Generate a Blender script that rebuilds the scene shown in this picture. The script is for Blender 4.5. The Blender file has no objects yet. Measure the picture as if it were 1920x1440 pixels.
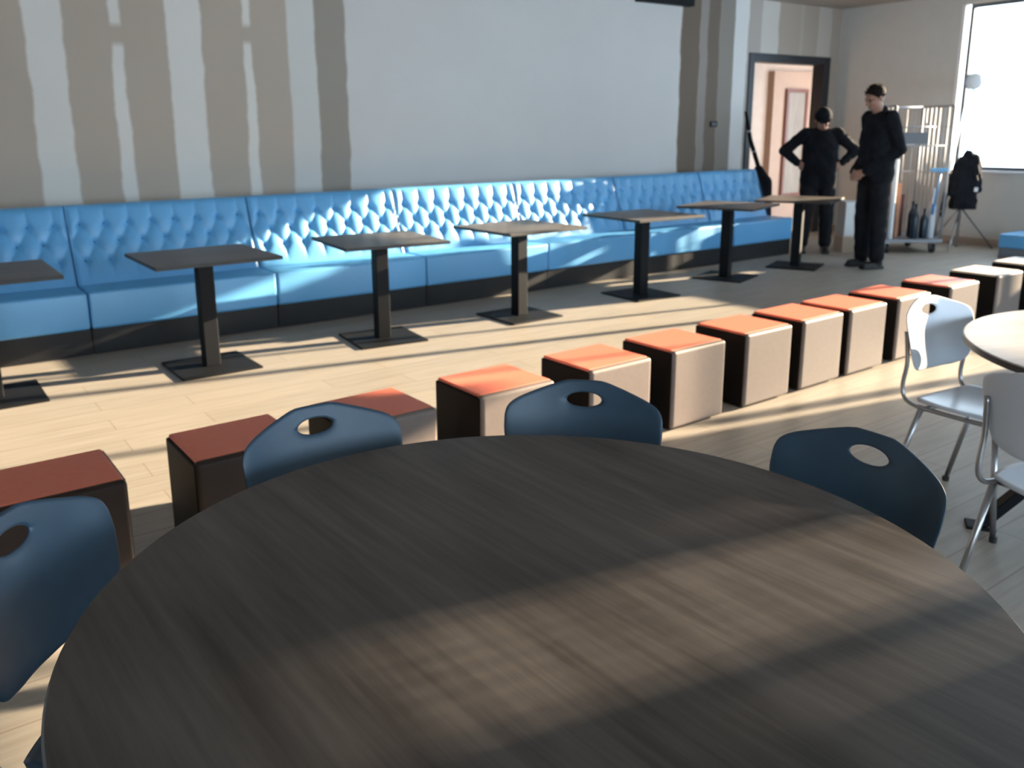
import bpy, bmesh, math, random
from mathutils import Vector, Matrix
random.seed(7)
PI = math.pi
S = bpy.context.scene
COL = S.collection

# ------------------------------------------------------------------ camera
CP, CR, CYAW, CH = math.radians(12.825), math.radians(-0.662), math.radians(34.524), 1.511
fw = Vector((math.sin(CYAW)*math.cos(CP), math.cos(CYAW)*math.cos(CP), -math.sin(CP)))
rt = Vector((math.cos(CYAW), -math.sin(CYAW), 0)); up = rt.cross(fw)
R_ = rt*math.cos(CR) + up*math.sin(CR); U_ = -rt*math.sin(CR) + up*math.cos(CR)
cd = bpy.data.cameras.new('camera'); cam = bpy.data.objects.new('camera', cd); COL.objects.link(cam)
M3 = Matrix((R_, U_, -fw)).transposed()
cam.matrix_world = Matrix.Translation((0, 0, CH)) @ M3.to_4x4()
cd.sensor_width = 36; cd.lens = 1578.38/1920*36
cd.shift_x = (960-904.92)/1920; cd.shift_y = (605.16-720)/1920
cd.clip_start = .05; cd.clip_end = 200
cd.dof.use_dof = True; cd.dof.focus_distance = 1.4; cd.dof.aperture_fstop = 5.6
S.camera = cam

# ------------------------------------------------------------------ light and exposure
S.view_settings.view_transform = 'Standard'; S.view_settings.look = 'None'
S.view_settings.exposure = 0.27; S.view_settings.gamma = 1; S.view_settings.use_curve_mapping = False
W = bpy.data.worlds.new('sky'); S.world = W; W.use_nodes = True
bgn = W.node_tree.nodes['Background']; bgn.inputs[0].default_value = (.64, .82, 1, 1); bgn.inputs[1].default_value = 8.0
sl = bpy.data.lights.new('sun', 'SUN'); sun = bpy.data.objects.new('sun', sl); COL.objects.link(sun)
sl.energy = 29; sl.angle = math.radians(.55); sl.color = (1, .81, .58)
SUND = Vector((-1, .21, -.25)).normalized()
sun.rotation_euler = SUND.to_track_quat('-Z', 'Y').to_euler(); sun.location = (14, -1, 5)

# ------------------------------------------------------------------ helpers
def new_mat(name, col, rough=.5, metal=0, spec=.5):
    m = bpy.data.materials.new(name); m.use_nodes = True
    b = m.node_tree.nodes['Principled BSDF']
    b.inputs['Base Color'].default_value = (*col, 1); b.inputs['Roughness'].default_value = rough
    b.inputs['Metallic'].default_value = metal; b.inputs['Specular IOR Level'].default_value = spec
    return m
def nodes(m): return m.node_tree.nodes, m.node_tree.links, m.node_tree.nodes['Principled BSDF']
def noise_mat(name, c1, c2, scale=(8, 8, 8), rough=.5, metal=0, spec=.5, bump=0, detail=4, nscale=1.0):
    m = new_mat(name, c1, rough, metal, spec); n, l, b = nodes(m)
    tc = n.new('ShaderNodeTexCoord'); mp = n.new('ShaderNodeMapping'); mp.inputs['Scale'].default_value = scale
    no = n.new('ShaderNodeTexNoise'); no.inputs['Scale'].default_value = nscale; no.inputs['Detail'].default_value = detail
    l.new(tc.outputs['Object'], mp.inputs[0]); l.new(mp.outputs[0], no.inputs['Vector'])
    r = n.new('ShaderNodeValToRGB'); r.color_ramp.elements[0].position = .3; r.color_ramp.elements[1].position = .7
    r.color_ramp.elements[0].color = (*c1, 1); r.color_ramp.elements[1].color = (*c2, 1)
    l.new(no.outputs['Fac'], r.inputs[0]); l.new(r.outputs[0], b.inputs['Base Color'])
    if bump:
        bp = n.new('ShaderNodeBump'); bp.inputs['Strength'].default_value = bump; bp.inputs['Distance'].default_value = .01
        l.new(no.outputs['Fac'], bp.inputs['Height']); l.new(bp.outputs[0], b.inputs['Normal'])
    return m

def wood_floor():
    m = new_mat('oak_floor', (.5, .4, .3), .5, 0, .35); n, l, b = nodes(m)
    tc = n.new('ShaderNodeTexCoord')
    br = n.new('ShaderNodeTexBrick'); br.inputs['Scale'].default_value = 1
    br.inputs['Brick Width'].default_value = 1.25; br.inputs['Row Height'].default_value = .19
    br.inputs['Mortar Size'].default_value = .0025; br.inputs['Mortar Smooth'].default_value = .2
    br.inputs['Color1'].default_value = (.385, .345, .295, 1); br.inputs['Color2'].default_value = (.425, .38, .325, 1)
    br.inputs['Mortar'].default_value = (.27, .22, .17, 1); br.offset = .37
    l.new(tc.outputs['Object'], br.inputs['Vector'])
    mp = n.new('ShaderNodeMapping'); mp.inputs['Scale'].default_value = (1.6, 26, 1)
    no = n.new('ShaderNodeTexNoise'); no.inputs['Scale'].default_value = 1.5; no.inputs['Detail'].default_value = 6
    l.new(tc.outputs['Object'], mp.inputs[0]); l.new(mp.outputs[0], no.inputs['Vector'])
    r = n.new('ShaderNodeValToRGB'); r.color_ramp.elements[0].position = .3; r.color_ramp.elements[1].position = .72
    r.color_ramp.elements[0].color = (.84, .82, .79, 1); r.color_ramp.elements[1].color = (1.06, 1.05, 1.04, 1)
    l.new(no.outputs['Fac'], r.inputs[0])
    mx = n.new('ShaderNodeMix'); mx.data_type = 'RGBA'; mx.blend_type = 'MULTIPLY'; mx.inputs[0].default_value = 1
    l.new(br.outputs['Color'], mx.inputs[6]); l.new(r.outputs[0], mx.inputs[7]); l.new(mx.outputs[2], b.inputs['Base Color'])
    return m

def table_wood(name, dark, light, rough, ang=0, spec=.5):
    m = new_mat(name, dark, rough, 0, spec); n, l, b = nodes(m)
    tc = n.new('ShaderNodeTexCoord'); m0 = n.new('ShaderNodeMapping'); m0.inputs['Rotation'].default_value = (0, 0, ang)
    mp = n.new('ShaderNodeMapping'); mp.inputs['Scale'].default_value = (1.6, 34, 1)
    no = n.new('ShaderNodeTexNoise'); no.inputs['Scale'].default_value = 1.6; no.inputs['Detail'].default_value = 7
    no.inputs['Roughness'].default_value = .62
    l.new(tc.outputs['Object'], m0.inputs[0]); l.new(m0.outputs[0], mp.inputs[0]); l.new(mp.outputs[0], no.inputs['Vector'])
    m2 = n.new('ShaderNodeMapping'); m2.inputs['Scale'].default_value = (.9, 5, 1)
    n2 = n.new('ShaderNodeTexNoise'); n2.inputs['Scale'].default_value = 2.2; n2.inputs['Detail'].default_value = 3
    l.new(m0.outputs[0], m2.inputs[0]); l.new(m2.outputs[0], n2.inputs['Vector'])
    ad = n.new('ShaderNodeMath'); ad.operation = 'MULTIPLY_ADD'; ad.inputs[1].default_value = .6
    l.new(n2.outputs['Fac'], ad.inputs[0])
    mu = n.new('ShaderNodeMath'); mu.operation = 'MULTIPLY'; mu.inputs[1].default_value = .5
    l.new(no.outputs['Fac'], mu.inputs[0]); l.new(mu.outputs[0], ad.inputs[2])
    r = n.new('ShaderNodeValToRGB'); e = r.color_ramp.elements
    e[0].position = .40; e[0].color = (*dark, 1); e[1].position = .70; e[1].color = (*light, 1)
    l.new(ad.outputs[0], r.inputs[0]); l.new(r.outputs[0], b.inputs['Base Color'])
    return m

def board_wall(name, spans, base, taper=()):
    """plasterboard with filled joints: spans = [(x0, x1, colour)], taper = [(x, w_low, w_high, z_gap0, z_gap1)] thin wobbly joints"""
    m = new_mat(name, base, .85, 0, .2); n, l, b = nodes(m)
    tc = n.new('ShaderNodeTexCoord'); sp = n.new('ShaderNodeSeparateXYZ'); l.new(tc.outputs['Object'], sp.inputs[0])
    mp = n.new('ShaderNodeMapping'); mp.inputs['Scale'].default_value = (1, 1, 1.6)
    no = n.new('ShaderNodeTexNoise'); no.inputs['Scale'].default_value = 2.2; no.inputs['Detail'].default_value = 5
    l.new(tc.outputs['Object'], mp.inputs[0]); l.new(mp.outputs[0], no.inputs['Vector'])
    def math_(op, a, b_=None, c=None):
        q = n.new('ShaderNodeMath'); q.operation = op
        for i, v in enumerate((a, b_, c)):
            if v is None: continue
            if isinstance(v, (int, float)): q.inputs[i].default_value = v
            else: l.new(v, q.inputs[i])
        return q.outputs[0]
    wob = math_('MULTIPLY_ADD', no.outputs['Fac'], .07, -.035)
    x = math_('ADD', sp.outputs['X'], wob)
    col = None
    for (x0, x1, c) in spans:
        a = n.new('ShaderNodeMapRange'); a.inputs['From Min'].default_value = x0-.012; a.inputs['From Max'].default_value = x0+.012
        l.new(x, a.inputs['Value'])
        d = n.new('ShaderNodeMapRange'); d.inputs['From Min'].default_value = x1+.012; d.inputs['From Max'].default_value = x1-.012
        l.new(x, d.inputs['Value'])
        k = math_('MULTIPLY', a.outputs[0], d.outputs[0])
        mx = n.new('ShaderNodeMix'); mx.data_type = 'RGBA'; l.new(k, mx.inputs[0])
        if col is None: mx.inputs[6].default_value = (*base, 1)
        else: l.new(col, mx.inputs[6])
        mx.inputs[7].default_value = (*c, 1); col = mx.outputs[2]
    for (xc, w0, w1, g0, g1, c) in taper:
        dist = math_('ABSOLUTE', math_('SUBTRACT', x, xc))
        wd = n.new('ShaderNodeMapRange'); wd.inputs['From Min'].default_value = 1.0; wd.inputs['From Max'].default_value = 2.6
        wd.inputs['To Min'].default_value = w0; wd.inputs['To Max'].default_value = w1; l.new(sp.outputs['Z'], wd.inputs['Value'])
        k = n.new('ShaderNodeMapRange'); k.inputs['From Min'].default_value = .012; k.inputs['From Max'].default_value = -.012
        l.new(math_('SUBTRACT', dist, wd.outputs[0]), k.inputs['Value'])
        gc, gw = (g0+g1)/2, (g1-g0)/2
        gp = n.new('ShaderNodeMapRange'); gp.inputs['From Min'].default_value = gw; gp.inputs['From Max'].default_value = gw+.05
        l.new(math_('ABSOLUTE', math_('SUBTRACT', sp.outputs['Z'], gc)), gp.inputs['Value'])
        kk = math_('MULTIPLY', k.outputs[0], gp.outputs[0])
        mx = n.new('ShaderNodeMix'); mx.data_type = 'RGBA'; l.new(kk, mx.inputs[0]); l.new(col, mx.inputs[6])
        mx.inputs[7].default_value = (*c, 1); col = mx.outputs[2]
    n2 = n.new('ShaderNodeTexNoise'); n2.inputs['Scale'].default_value = 1.3; n2.inputs['Detail'].default_value = 3
    l.new(tc.outputs['Object'], n2.inputs['Vector'])
    r = n.new('ShaderNodeValToRGB'); r.color_ramp.elements[0].color = (.93, .93, .93, 1); r.color_ramp.elements[1].color = (1.05, 1.05, 1.05, 1)
    l.new(n2.outputs['Fac'], r.inputs[0])
    mx = n.new('ShaderNodeMix'); mx.data_type = 'RGBA'; mx.blend_type = 'MULTIPLY'; mx.inputs[0].default_value = 1
    if col is None: mx.inputs[6].default_value = (*base, 1)
    else: l.new(col, mx.inputs[6])
    l.new(r.outputs[0], mx.inputs[7]); l.new(mx.outputs[2], b.inputs['Base Color'])
    return m

def finish(bm, name, mat, parent=None, smooth=False, bevel=0, seg=2, auto=None):
    me = bpy.data.meshes.new(name); bm.normal_update(); bm.to_mesh(me); bm.free()
    mats = mat if isinstance(mat, (list, tuple)) else [mat]
    for m in mats: me.materials.append(m)
    if smooth:
        for p in me.polygons: p.use_smooth = True
    o = bpy.data.objects.new(name, me); COL.objects.link(o)
    if parent: o.parent = parent
    if bevel:
        bv = o.modifiers.new('bevel', 'BEVEL'); bv.width = bevel; bv.segments = seg; bv.limit_method = 'ANGLE'; bv.angle_limit = math.radians(40)
    return o
def box(bm, x0, x1, y0, y1, z0, z1, mi=0):
    vs = [bm.verts.new((x, y, z)) for z in (z0, z1) for y in (y0, y1) for x in (x0, x1)]
    for f in ((0, 2, 3, 1), (4, 5, 7, 6), (0, 1, 5, 4), (2, 6, 7, 3), (0, 4, 6, 2), (1, 3, 7, 5)):
        q = bm.faces.new([vs[i] for i in f]); q.material_index = mi
    return vs
def bx(*a): bm = bmesh.new(); box(bm, *a); return bm
def lerp(a, b, t): return a+(b-a)*t
def frame_of(d):
    d = d.normalized(); a = Vector((0, 0, 1)) if abs(d.z) < .95 else Vector((1, 0, 0))
    u = d.cross(a).normalized(); v = d.cross(u).normalized(); return u, v
def tube(bm, pts, r, n=12, caps=True):
    pts = [Vector(p) for p in pts]; rings = []
    rs = r if isinstance(r, (list, tuple)) else [r]*len(pts)
    u = None
    for i, p in enumerate(pts):
        d = (pts[min(i+1, len(pts)-1)]-pts[max(i-1, 0)])
        if u is None: u, v = frame_of(d)
        else:
            dn = d.normalized(); u = (u-dn*u.dot(dn)).normalized(); v = dn.cross(u).normalized()
        rings.append([bm.verts.new(p+(u*math.cos(2*PI*k/n)+v*math.sin(2*PI*k/n))*rs[i]) for k in range(n)])
    for a, b in zip(rings, rings[1:]):
        for k in range(n): bm.faces.new((a[k], a[(k+1) % n], b[(k+1) % n], b[k]))
    if caps: bm.faces.new(rings[0][::-1]); bm.faces.new(rings[-1])
def smooth_path(pts, n=6):
    P = [Vector(p) for p in pts]; out = []
    for i in range(len(P)-1):
        p0, p1, p2, p3 = P[max(i-1, 0)], P[i], P[i+1], P[min(i+2, len(P)-1)]
        for k in range(n):
            t = k/n
            out.append(.5*((2*p1)+(p2-p0)*t+(2*p0-5*p1+4*p2-p3)*t*t+(3*p1-p0-3*p2+p3)*t**3))
    out.append(P[-1]); return out
def lathe(bm, prof, n=32, cx=0, cy=0):
    rings = []
    for r, z in prof:
        rings.append([bm.verts.new((cx+r*math.cos(2*PI*k/n), cy+r*math.sin(2*PI*k/n), z)) for k in range(n)])
    for a, b in zip(rings, rings[1:]):
        for k in range(n): bm.faces.new((a[k], a[(k+1) % n], b[(k+1) % n], b[k]))
    bm.faces.new(rings[0][::-1]); bm.faces.new(rings[-1])
def bar(bm, a, b, w, t):
    """flat bar from a to b, w wide sideways, t thick"""
    a, b = Vector(a), Vector(b); d = (b-a).normalized(); s = d.cross(Vector((0, 0, 1))).normalized(); q = s.cross(d).normalized()
    vs = [bm.verts.new(p+s*i*w/2+q*j*t/2) for p in (a, b) for i, j in ((-1, -1), (1, -1), (1, 1), (-1, 1))]
    for f in ((3, 2, 1, 0), (4, 5, 6, 7), (0, 1, 5, 4), (1, 2, 6, 5), (2, 3, 7, 6), (3, 0, 4, 7)): bm.faces.new([vs[i] for i in f])
def prop(o, label=None, cat=None, group=None, kind=None):
    for k, v in (('label', label), ('category', cat), ('group', group), ('kind', kind)):
        if v: o[k] = v
    return o
def thing(name, loc, rz, label, cat, group=None):
    o = bpy.data.objects.new(name, None); COL.objects.link(o); o.empty_display_size = .1
    o.location = loc; o.rotation_euler = (0, 0, rz); return prop(o, label, cat, group)
def kids(o): return [c for c in bpy.data.objects if c.parent == o]
def dup(o, parent=None):
    c = o.copy(); COL.objects.link(c)
    if parent is not None: c.parent = parent
    for k in kids(o): dup(k, c)
    return c
def place(proto, state, loc, rz, label, group=None):
    """first call moves the prototype itself, later ones copy it"""
    o = proto if not state else dup(proto)
    state.append(1); o.location = loc; o.rotation_euler = (0, 0, rz); o['label'] = label
    if group: o['group'] = group
    return o
def struct(o): o['kind'] = 'structure'; return o

# ------------------------------------------------------------------ materials
BOARD = (.52, .435, .355); FILL = (.80, .76, .70)
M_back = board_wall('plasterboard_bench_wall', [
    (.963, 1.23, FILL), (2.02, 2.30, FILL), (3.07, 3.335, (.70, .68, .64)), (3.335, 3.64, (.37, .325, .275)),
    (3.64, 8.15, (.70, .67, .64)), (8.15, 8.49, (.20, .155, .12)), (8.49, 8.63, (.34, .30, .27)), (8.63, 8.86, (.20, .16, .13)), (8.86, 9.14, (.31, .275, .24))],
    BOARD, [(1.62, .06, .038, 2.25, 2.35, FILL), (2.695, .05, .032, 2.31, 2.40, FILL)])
M_doorwall = board_wall('plasterboard_door_wall', [
    (9.13, 9.40, (.78, .77, .75)), (9.40, 9.66, (.48, .43, .385)), (9.66, 10.02, (.64, .60, .55)), (10.5, 10.56, (.45, .40, .35)), (10.9, 11.2, (.52, .47, .42))],
    (.42, .355, .30))
M_right = noise_mat('painted_wall_right', (.62, .59, .545), (.65, .615, .57), rough=.85, spec=.2)
M_wall = noise_mat('plain_plaster', (.40, .37, .33), (.46, .42, .38), rough=.85, spec=.2)
M_ceil = noise_mat('unpainted_ceiling', (.42, .37, .33), (.45, .40, .355), rough=.9, spec=.1)
M_floor = wood_floor()
M_reveal = new_mat('white_window_reveal', (.80, .80, .80), .6)
M_winframe = new_mat('grey_window_frame', (.10, .105, .115), .45)
M_sill = new_mat('white_window_sill', (.75, .75, .76), .4)
M_black = noise_mat('black_plinth_board', (.010, .010, .012), (.017, .017, .018), rough=.45, spec=.4)
M_metal = new_mat('black_powder_coated_steel', (.009, .010, .012), .6, 0, .15)
M_blue = noise_mat('sky_blue_vinyl', (.105, .40, .74), (.115, .42, .77), rough=.42, spec=1.0, nscale=6)
M_bluedk = new_mat('blue_button_vinyl', (.05, .22, .48), .4)
M_seam = new_mat('dark_blue_piping', (.03, .12, .28), .5)
M_bistro = table_wood('grey_brown_bistro_laminate', (.085, .073, .063), (.15, .128, .108), .40)
M_edge = new_mat('dark_table_edge', (.03, .028, .027), .5)
M_round = table_wood('smoked_oak_laminate', (.036, .031, .028), (.105, .091, .081), .45, math.radians(87))
M_round2 = table_wood('pale_grey_oak_laminate', (.32, .285, .25), (.46, .41, .37), .38, math.radians(20))
M_navy = noise_mat('slate_blue_plastic', (.024, .052, .082), (.028, .060, .094), scale=(20, 20, 20), rough=.42, spec=.5)
M_white = new_mat('white_plastic', (.62, .66, .72), .35)
M_chrome = new_mat('brushed_steel_tube', (.42, .42, .43), .28, .9)
M_glide = new_mat('dark_rubber', (.02, .02, .02), .6)
M_orange = noise_mat('orange_vinyl', (.80, .21, .13), (.84, .23, .145), rough=.45, spec=.35, nscale=5)
M_creampad = noise_mat('cream_vinyl', (.74, .60, .46), (.78, .64, .50), rough=.45, spec=.35, nscale=5)
M_taupe = noise_mat('taupe_vinyl', (.165, .13, .112), (.18, .143, .123), rough=.5, spec=.4, nscale=5)
M_blackv = new_mat('black_vinyl', (.006, .005, .005), .6, 0, .15)
M_skin = noise_mat('skin', (.36, .185, .125), (.40, .21, .145), rough=.5, nscale=8)
M_cloth = noise_mat('black_work_clothing', (.006, .007, .010), (.012, .013, .017), scale=(12, 12, 12), rough=.9, spec=.2, bump=.3)
M_trouser = noise_mat('black_work_trousers', (.010, .011, .014), (.017, .017, .020), scale=(12, 12, 12), rough=.9, spec=.2, bump=.3)
M_hair = noise_mat('dark_brown_hair', (.008, .006, .005), (.016, .011, .008), scale=(60, 60, 60), rough=.85, spec=.15, bump=.6)
M_shoe = new_mat('black_leather', (.008, .008, .009), .5)
M_zinc = new_mat('zinc_wire', (.42, .43, .45), .55, .6)
M_frameblk = new_mat('black_door_frame', (.012, .016, .024), .4)
M_pink = noise_mat('warm_corridor_plaster', (.40, .30, .245), (.43, .325, .26), rough=.85, spec=.1)
M_pink2 = noise_mat('tan_corridor_panel', (.29, .195, .15), (.31, .21, .16), rough=.8, spec=.1)
M_brown = new_mat('brown_door_frame', (.10, .03, .02), .5)
M_leaf = table_wood('grey_brown_door_leaf', (.13, .105, .085), (.19, .155, .125), .55, math.radians(90))

# ------------------------------------------------------------------ the room
YB, YD, XR, ZC = 7.0, 7.493, 11.44, 3.143
FL = thing_floor = struct(finish(bx(-4.2, 14.2, -4.7, 9.3, -.1, 0), 'floor', M_floor))
def wall_boxes(name, boxes, m):
    bm = bmesh.new()
    for b in boxes: box(bm, *b)
    return struct(finish(bm, name, m))
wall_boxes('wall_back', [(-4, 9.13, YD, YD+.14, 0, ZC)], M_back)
DX0, DX1, DZ = 9.46, 11.20, 2.455
wall_boxes('wall_door', [(9.13, DX0, YD, YD+.14, 0, ZC), (DX1, XR+.2, YD, YD+.14, 0, ZC), (DX0, DX1, YD, YD+.14, DZ, ZC)], M_doorwall)
# right wall: one visible window, other openings unseen and cut to shape the sun patches, x from XR to XR+.2
T = XR+.10
WT = 3.0
OPEN = [  # y0, y1, z0, z1 of every opening
    (4.72, 5.78, .95, WT), (4.05, 4.72, 2.55, 2.70), (4.30, 4.72, 2.22, 2.29), (1.10, 4.05, 1.38, 2.92), (1.03, 1.10, 2.05, 2.92),
    (.965, 1.03, 1.60, 2.90), (.60, .965, 2.25, 2.80), (-1.0, .60, 2.55, 2.90)]
OPEN += [(a_, a_+.030, 3.0, 3.42) for a_ in (-1.655,)]  # this and the next rows: unseen slots added to streak the round table
OPEN += [(a_, a_+.039, 3.0, 3.52) for a_ in (-1.515, -1.470, -1.425, -1.380, -1.335, -1.290)]
OPEN += [(a_, a_+.028, 3.0, 3.33) for a_ in (-1.17, -1.125)]
ys = sorted({-4.5, YD+.14, *[o[0] for o in OPEN], *[o[1] for o in OPEN]}); zs = sorted({0, 3.9, *[o[2] for o in OPEN], *[o[3] for o in OPEN]})
bm = bmesh.new()
for i in range(len(ys)-1):
    z = 0
    spans = []
    yc = (ys[i]+ys[i+1])/2
    ops = sorted([(o[2], o[3]) for o in OPEN if o[0] <= yc <= o[1]])
    for a, b in ops:
        if a > z: box(bm, XR, T, ys[i], ys[i+1], z, a)
        z = b
    if z < 3.9: box(bm, XR, T, ys[i], ys[i+1], z, 3.9)
struct(finish(bm, 'wall_right', M_right))
# glass that lets daylight straight through
M_glass = bpy.data.materials.new('clear_window_glass'); M_glass.use_nodes = True
gn, gl = M_glass.node_tree.nodes, M_glass.node_tree.links; gn.clear()
go = gn.new('ShaderNodeOutputMaterial'); gt = gn.new('ShaderNodeBsdfTransparent'); gg = gn.new('ShaderNodeBsdfGlossy'); gg.inputs['Roughness'].default_value = .02
gt.inputs[0].default_value = (.97, .98, .98, 1); gm = gn.new('ShaderNodeMixShader'); gm.inputs[0].default_value = .05
gl.new(gt.outputs[0], gm.inputs[1]); gl.new(gg.outputs[0], gm.inputs[2]); gl.new(gm.outputs[0], go.inputs[0])
def window(idx, y0, y1, z0, z1, mull=(), fw_=.045, gap=0.0):
    bm = bmesh.new(); xa, xb = T-.05, T+.01
    box(bm, xa, xb, y0, y0+fw_, z0, z1); box(bm, xa, xb, y1-gap-fw_, y1-gap, z0, z1)
    box(bm, xa, xb, y0+fw_, y1-gap-fw_, z0, z0+fw_); box(bm, xa, xb, y0+fw_, y1-gap-fw_, z1-fw_, z1)
    for m, w in mull: box(bm, xa, xb, m-w/2, m+w/2, z0+fw_, z1-fw_)
    o = struct(finish(bm, 'window_%d' % idx, M_winframe))
    finish(bx(T-.025, T-.019, y0+.01, y1-.01, z0+.01, z1-.01), 'window_pane', M_glass, o)
    if gap:   # white plastered reveal beside the frame
        bm = bmesh.new(); box(bm, XR-.008, T-.03, y1-.015, y1+.03, z0, z1); finish(bm, 'window_reveal', M_reveal, o)
        finish(bx(XR-.05, T-.05, y0, y1+.03, z0-.03, z0), 'window_sill', M_sill, o, bevel=.004)
    return o
window(1, 4.72, 5.78, .95, WT, gap=.05)
window(2, 1.10, 4.05, 1.38, 2.92, mull=((3.08, .07), (3.55, .045), (1.89, .05)), fw_=.02)  # unseen; sill and mullions shaped to lay the sun bands on the floor
window(3, -1.0, .60, 2.55, 2.90, mull=((.13, .05),), fw_=.02)  # unseen high strip, added to light the floor at the near left
# camera-side wall with unseen tall windows added for skylight fill, left wall, ceilings
wb = [(-4, XR+.2, -4.62, -4.5, 0, .5), (-4, XR+.2, -4.62, -4.5, 2.9, 3.9)]
wx = [-4, -2.2, .6, 1.0, 3.8, 4.2, 7.0, 7.4, 10.2, XR+.2]
for i in range(0, len(wx)-1, 2): wb.append((wx[i], wx[i+1], -4.62, -4.5, .5, 2.9))
wall_boxes('wall_front', wb, M_wall)
for i in range(1, len(wx)-2, 2):
    bm = bmesh.new(); a, b = wx[i], wx[i+1]
    box(bm, a, a+.05, -4.6, -4.53, .5, 2.9); box(bm, b-.05, b, -4.6, -4.53, .5, 2.9); box(bm, (a+b)/2-.03, (a+b)/2+.03, -4.6, -4.53, .55, 2.85)
    box(bm, a+.05, b-.05, -4.6, -4.53, .5, .55); box(bm, a+.05, b-.05, -4.6, -4.53, 2.85, 2.9)
    o = struct(finish(bm, 'window_%d' % (4+i//2), M_winframe)); finish(bx(a+.01, b-.01, -4.568, -4.562, .51, 2.89), 'window_pane', M_glass, o)
wall_boxes('wall_left', [(-4.12, -4, -4.62, 7.12, 0, 3.9)], M_wall)
wall_boxes('ceiling', [(-4.12, XR+.2, .66, YD+.14, ZC, ZC+.1), (-4.12, XR+.2, -4.62, .66, 3.9, 4.0), (-4.12, XR+.2, .66, .76, ZC+.1, 3.9)], M_ceil)  # unseen near part raised to let the slot sunlight through
struct(finish(bx(7.35, 8.25, YD-.1, YD, 2.955, 3.05), 'trim_1', M_metal))

# doorway with corridor behind
bm = bmesh.new()
fy0, fy1 = YD-.02, YD+.17
box(bm, DX0-.02, DX0+.09, fy0, fy1, 0, DZ+.02); box(bm, DX1-.12, DX1+.02, fy0, fy1, 0, DZ+.02); box(bm, DX0+.09, DX1-.12, fy0, fy1, DZ-.09, DZ+.02)
dr = struct(finish(bm, 'door_1', M_frameblk, bevel=.006))
wall_boxes('wall_corridor', [(8.6, 14.2, 9.2, 9.3, 0, 2.9), (8.6, 8.7, YD+.14, 9.2, 0, 2.9), (14.1, 14.2, YD+.14, 9.2, 0, 2.9)], M_pink)
wall_boxes('wall_corridor_pier', [(12.12, 13.9, 9.08, 9.2, 0, 2.42)], M_pink2)
wall_boxes('ceiling_corridor', [(8.6, 14.2, YD+.14, 9.3, 2.9, 3.0)], M_ceil)
bm = bmesh.new(); a, b = 12.42, 13.0
box(bm, a, a+.055, 9.03, 9.1, .36, 2.14); box(bm, b-.055, b, 9.03, 9.1, .36, 2.14); box(bm, a+.055, b-.055, 9.03, 9.1, 2.085, 2.14); box(bm, a+.055, b-.055, 9.03, 9.1, .36, .41)
d2 = struct(finish(bm, 'door_2', M_brown)); finish(bx(a+.055, b-.055, 9.05, 9.09, .41, 2.085), 'door_leaf', M_leaf, d2)
# skirting
struct(finish(bx(XR-.015, XR, .98, YD, 0, .09), 'baseboard_right', new_mat('beige_skirting', (.42, .33, .26), .6)))

# ------------------------------------------------------------------ blue tufted bench, a row of sections
SX, SW = 1.002, 1.369
def backrest_mesh(w, ncol):
    bm = bmesh.new(); nx = ncol*16; z0, z1 = .40, 1.006; nz = 64
    pu = w/ncol; g = .004
    yb, yt = -.36, -.115      # front surface at bottom / top, relative to the wall side (0)
    vs = []
    for j in range(nz+1):
        row = []; t = j/nz; z = z0+(z1-z0)*t
        y0 = yb+(yt-yb)*(t**.85)
        for i in range(nx+1):
            u = i/nx*w; x = g+i/nx*(w-2*g)
            # diamond lattice, top button row at z=.865, rows .13 apart
            a = (u/pu)+.0; r = (.865-z)/.13
            edge = min(u, w-u)
            if r < 0:
                h = abs(math.sin(PI*(a-.5)))**.5 ; h = lerp(h, 1, min(1, -r/1.08)**2*.5)
            elif r > 2:
                h = abs(math.sin(PI*(a-.5)))**.5; fd = max(0, 1-(r-2)/1.1); h = lerp(.75, h, fd)
            else:
                p_, q_ = a-.5+r/2, a-.5-r/2
                h = (abs(math.sin(PI*p_))*abs(math.sin(PI*q_)))**.62
            d = 0
            for k in range(3):
                zr = .865-.13*k; off = .5 if k % 2 == 0 else 0
                ub = (round(u/pu-off)+off)*pu
                if ub < .02 or ub > w-.02: continue
                dd = ((u-ub)/.026)**2+((z-zr)/.026)**2; d += math.exp(-dd)
            bul = .023*h-.024*min(d, 1)
            bul *= min(1, edge/.03)**.5 if edge < .03 else 1
            if t > .93: bul = lerp(bul, .0, ((t-.93)/.07)**2)
            row.append(bm.verts.new((x, y0-bul, z)))
        vs.append(row)
    for j in range(nz):
        for i in range(nx): f = bm.faces.new((vs[j][i], vs[j][i+1], vs[j+1][i+1], vs[j+1][i])); f.smooth = True
    yk = -.012
    tb = [bm.verts.new((g+i/nx*(w-2*g), yk, z1)) for i in range(nx+1)]; bb = [bm.verts.new((g+i/nx*(w-2*g), yk, z0)) for i in range(nx+1)]
    for i in range(nx):
        bm.faces.new((vs[-1][i], vs[-1][i+1], tb[i+1], tb[i])); bm.faces.new((vs[0][i+1], vs[0][i], bb[i], bb[i+1])); bm.faces.new((tb[i], tb[i+1], bb[i+1], bb[i]))
    for s in (0, -1):
        loop = [vs[j][s] for j in range(nz+1)]+[tb[s], bb[s]]
        bm.faces.new(loop if s == -1 else loop[::-1])
    return bm
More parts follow.
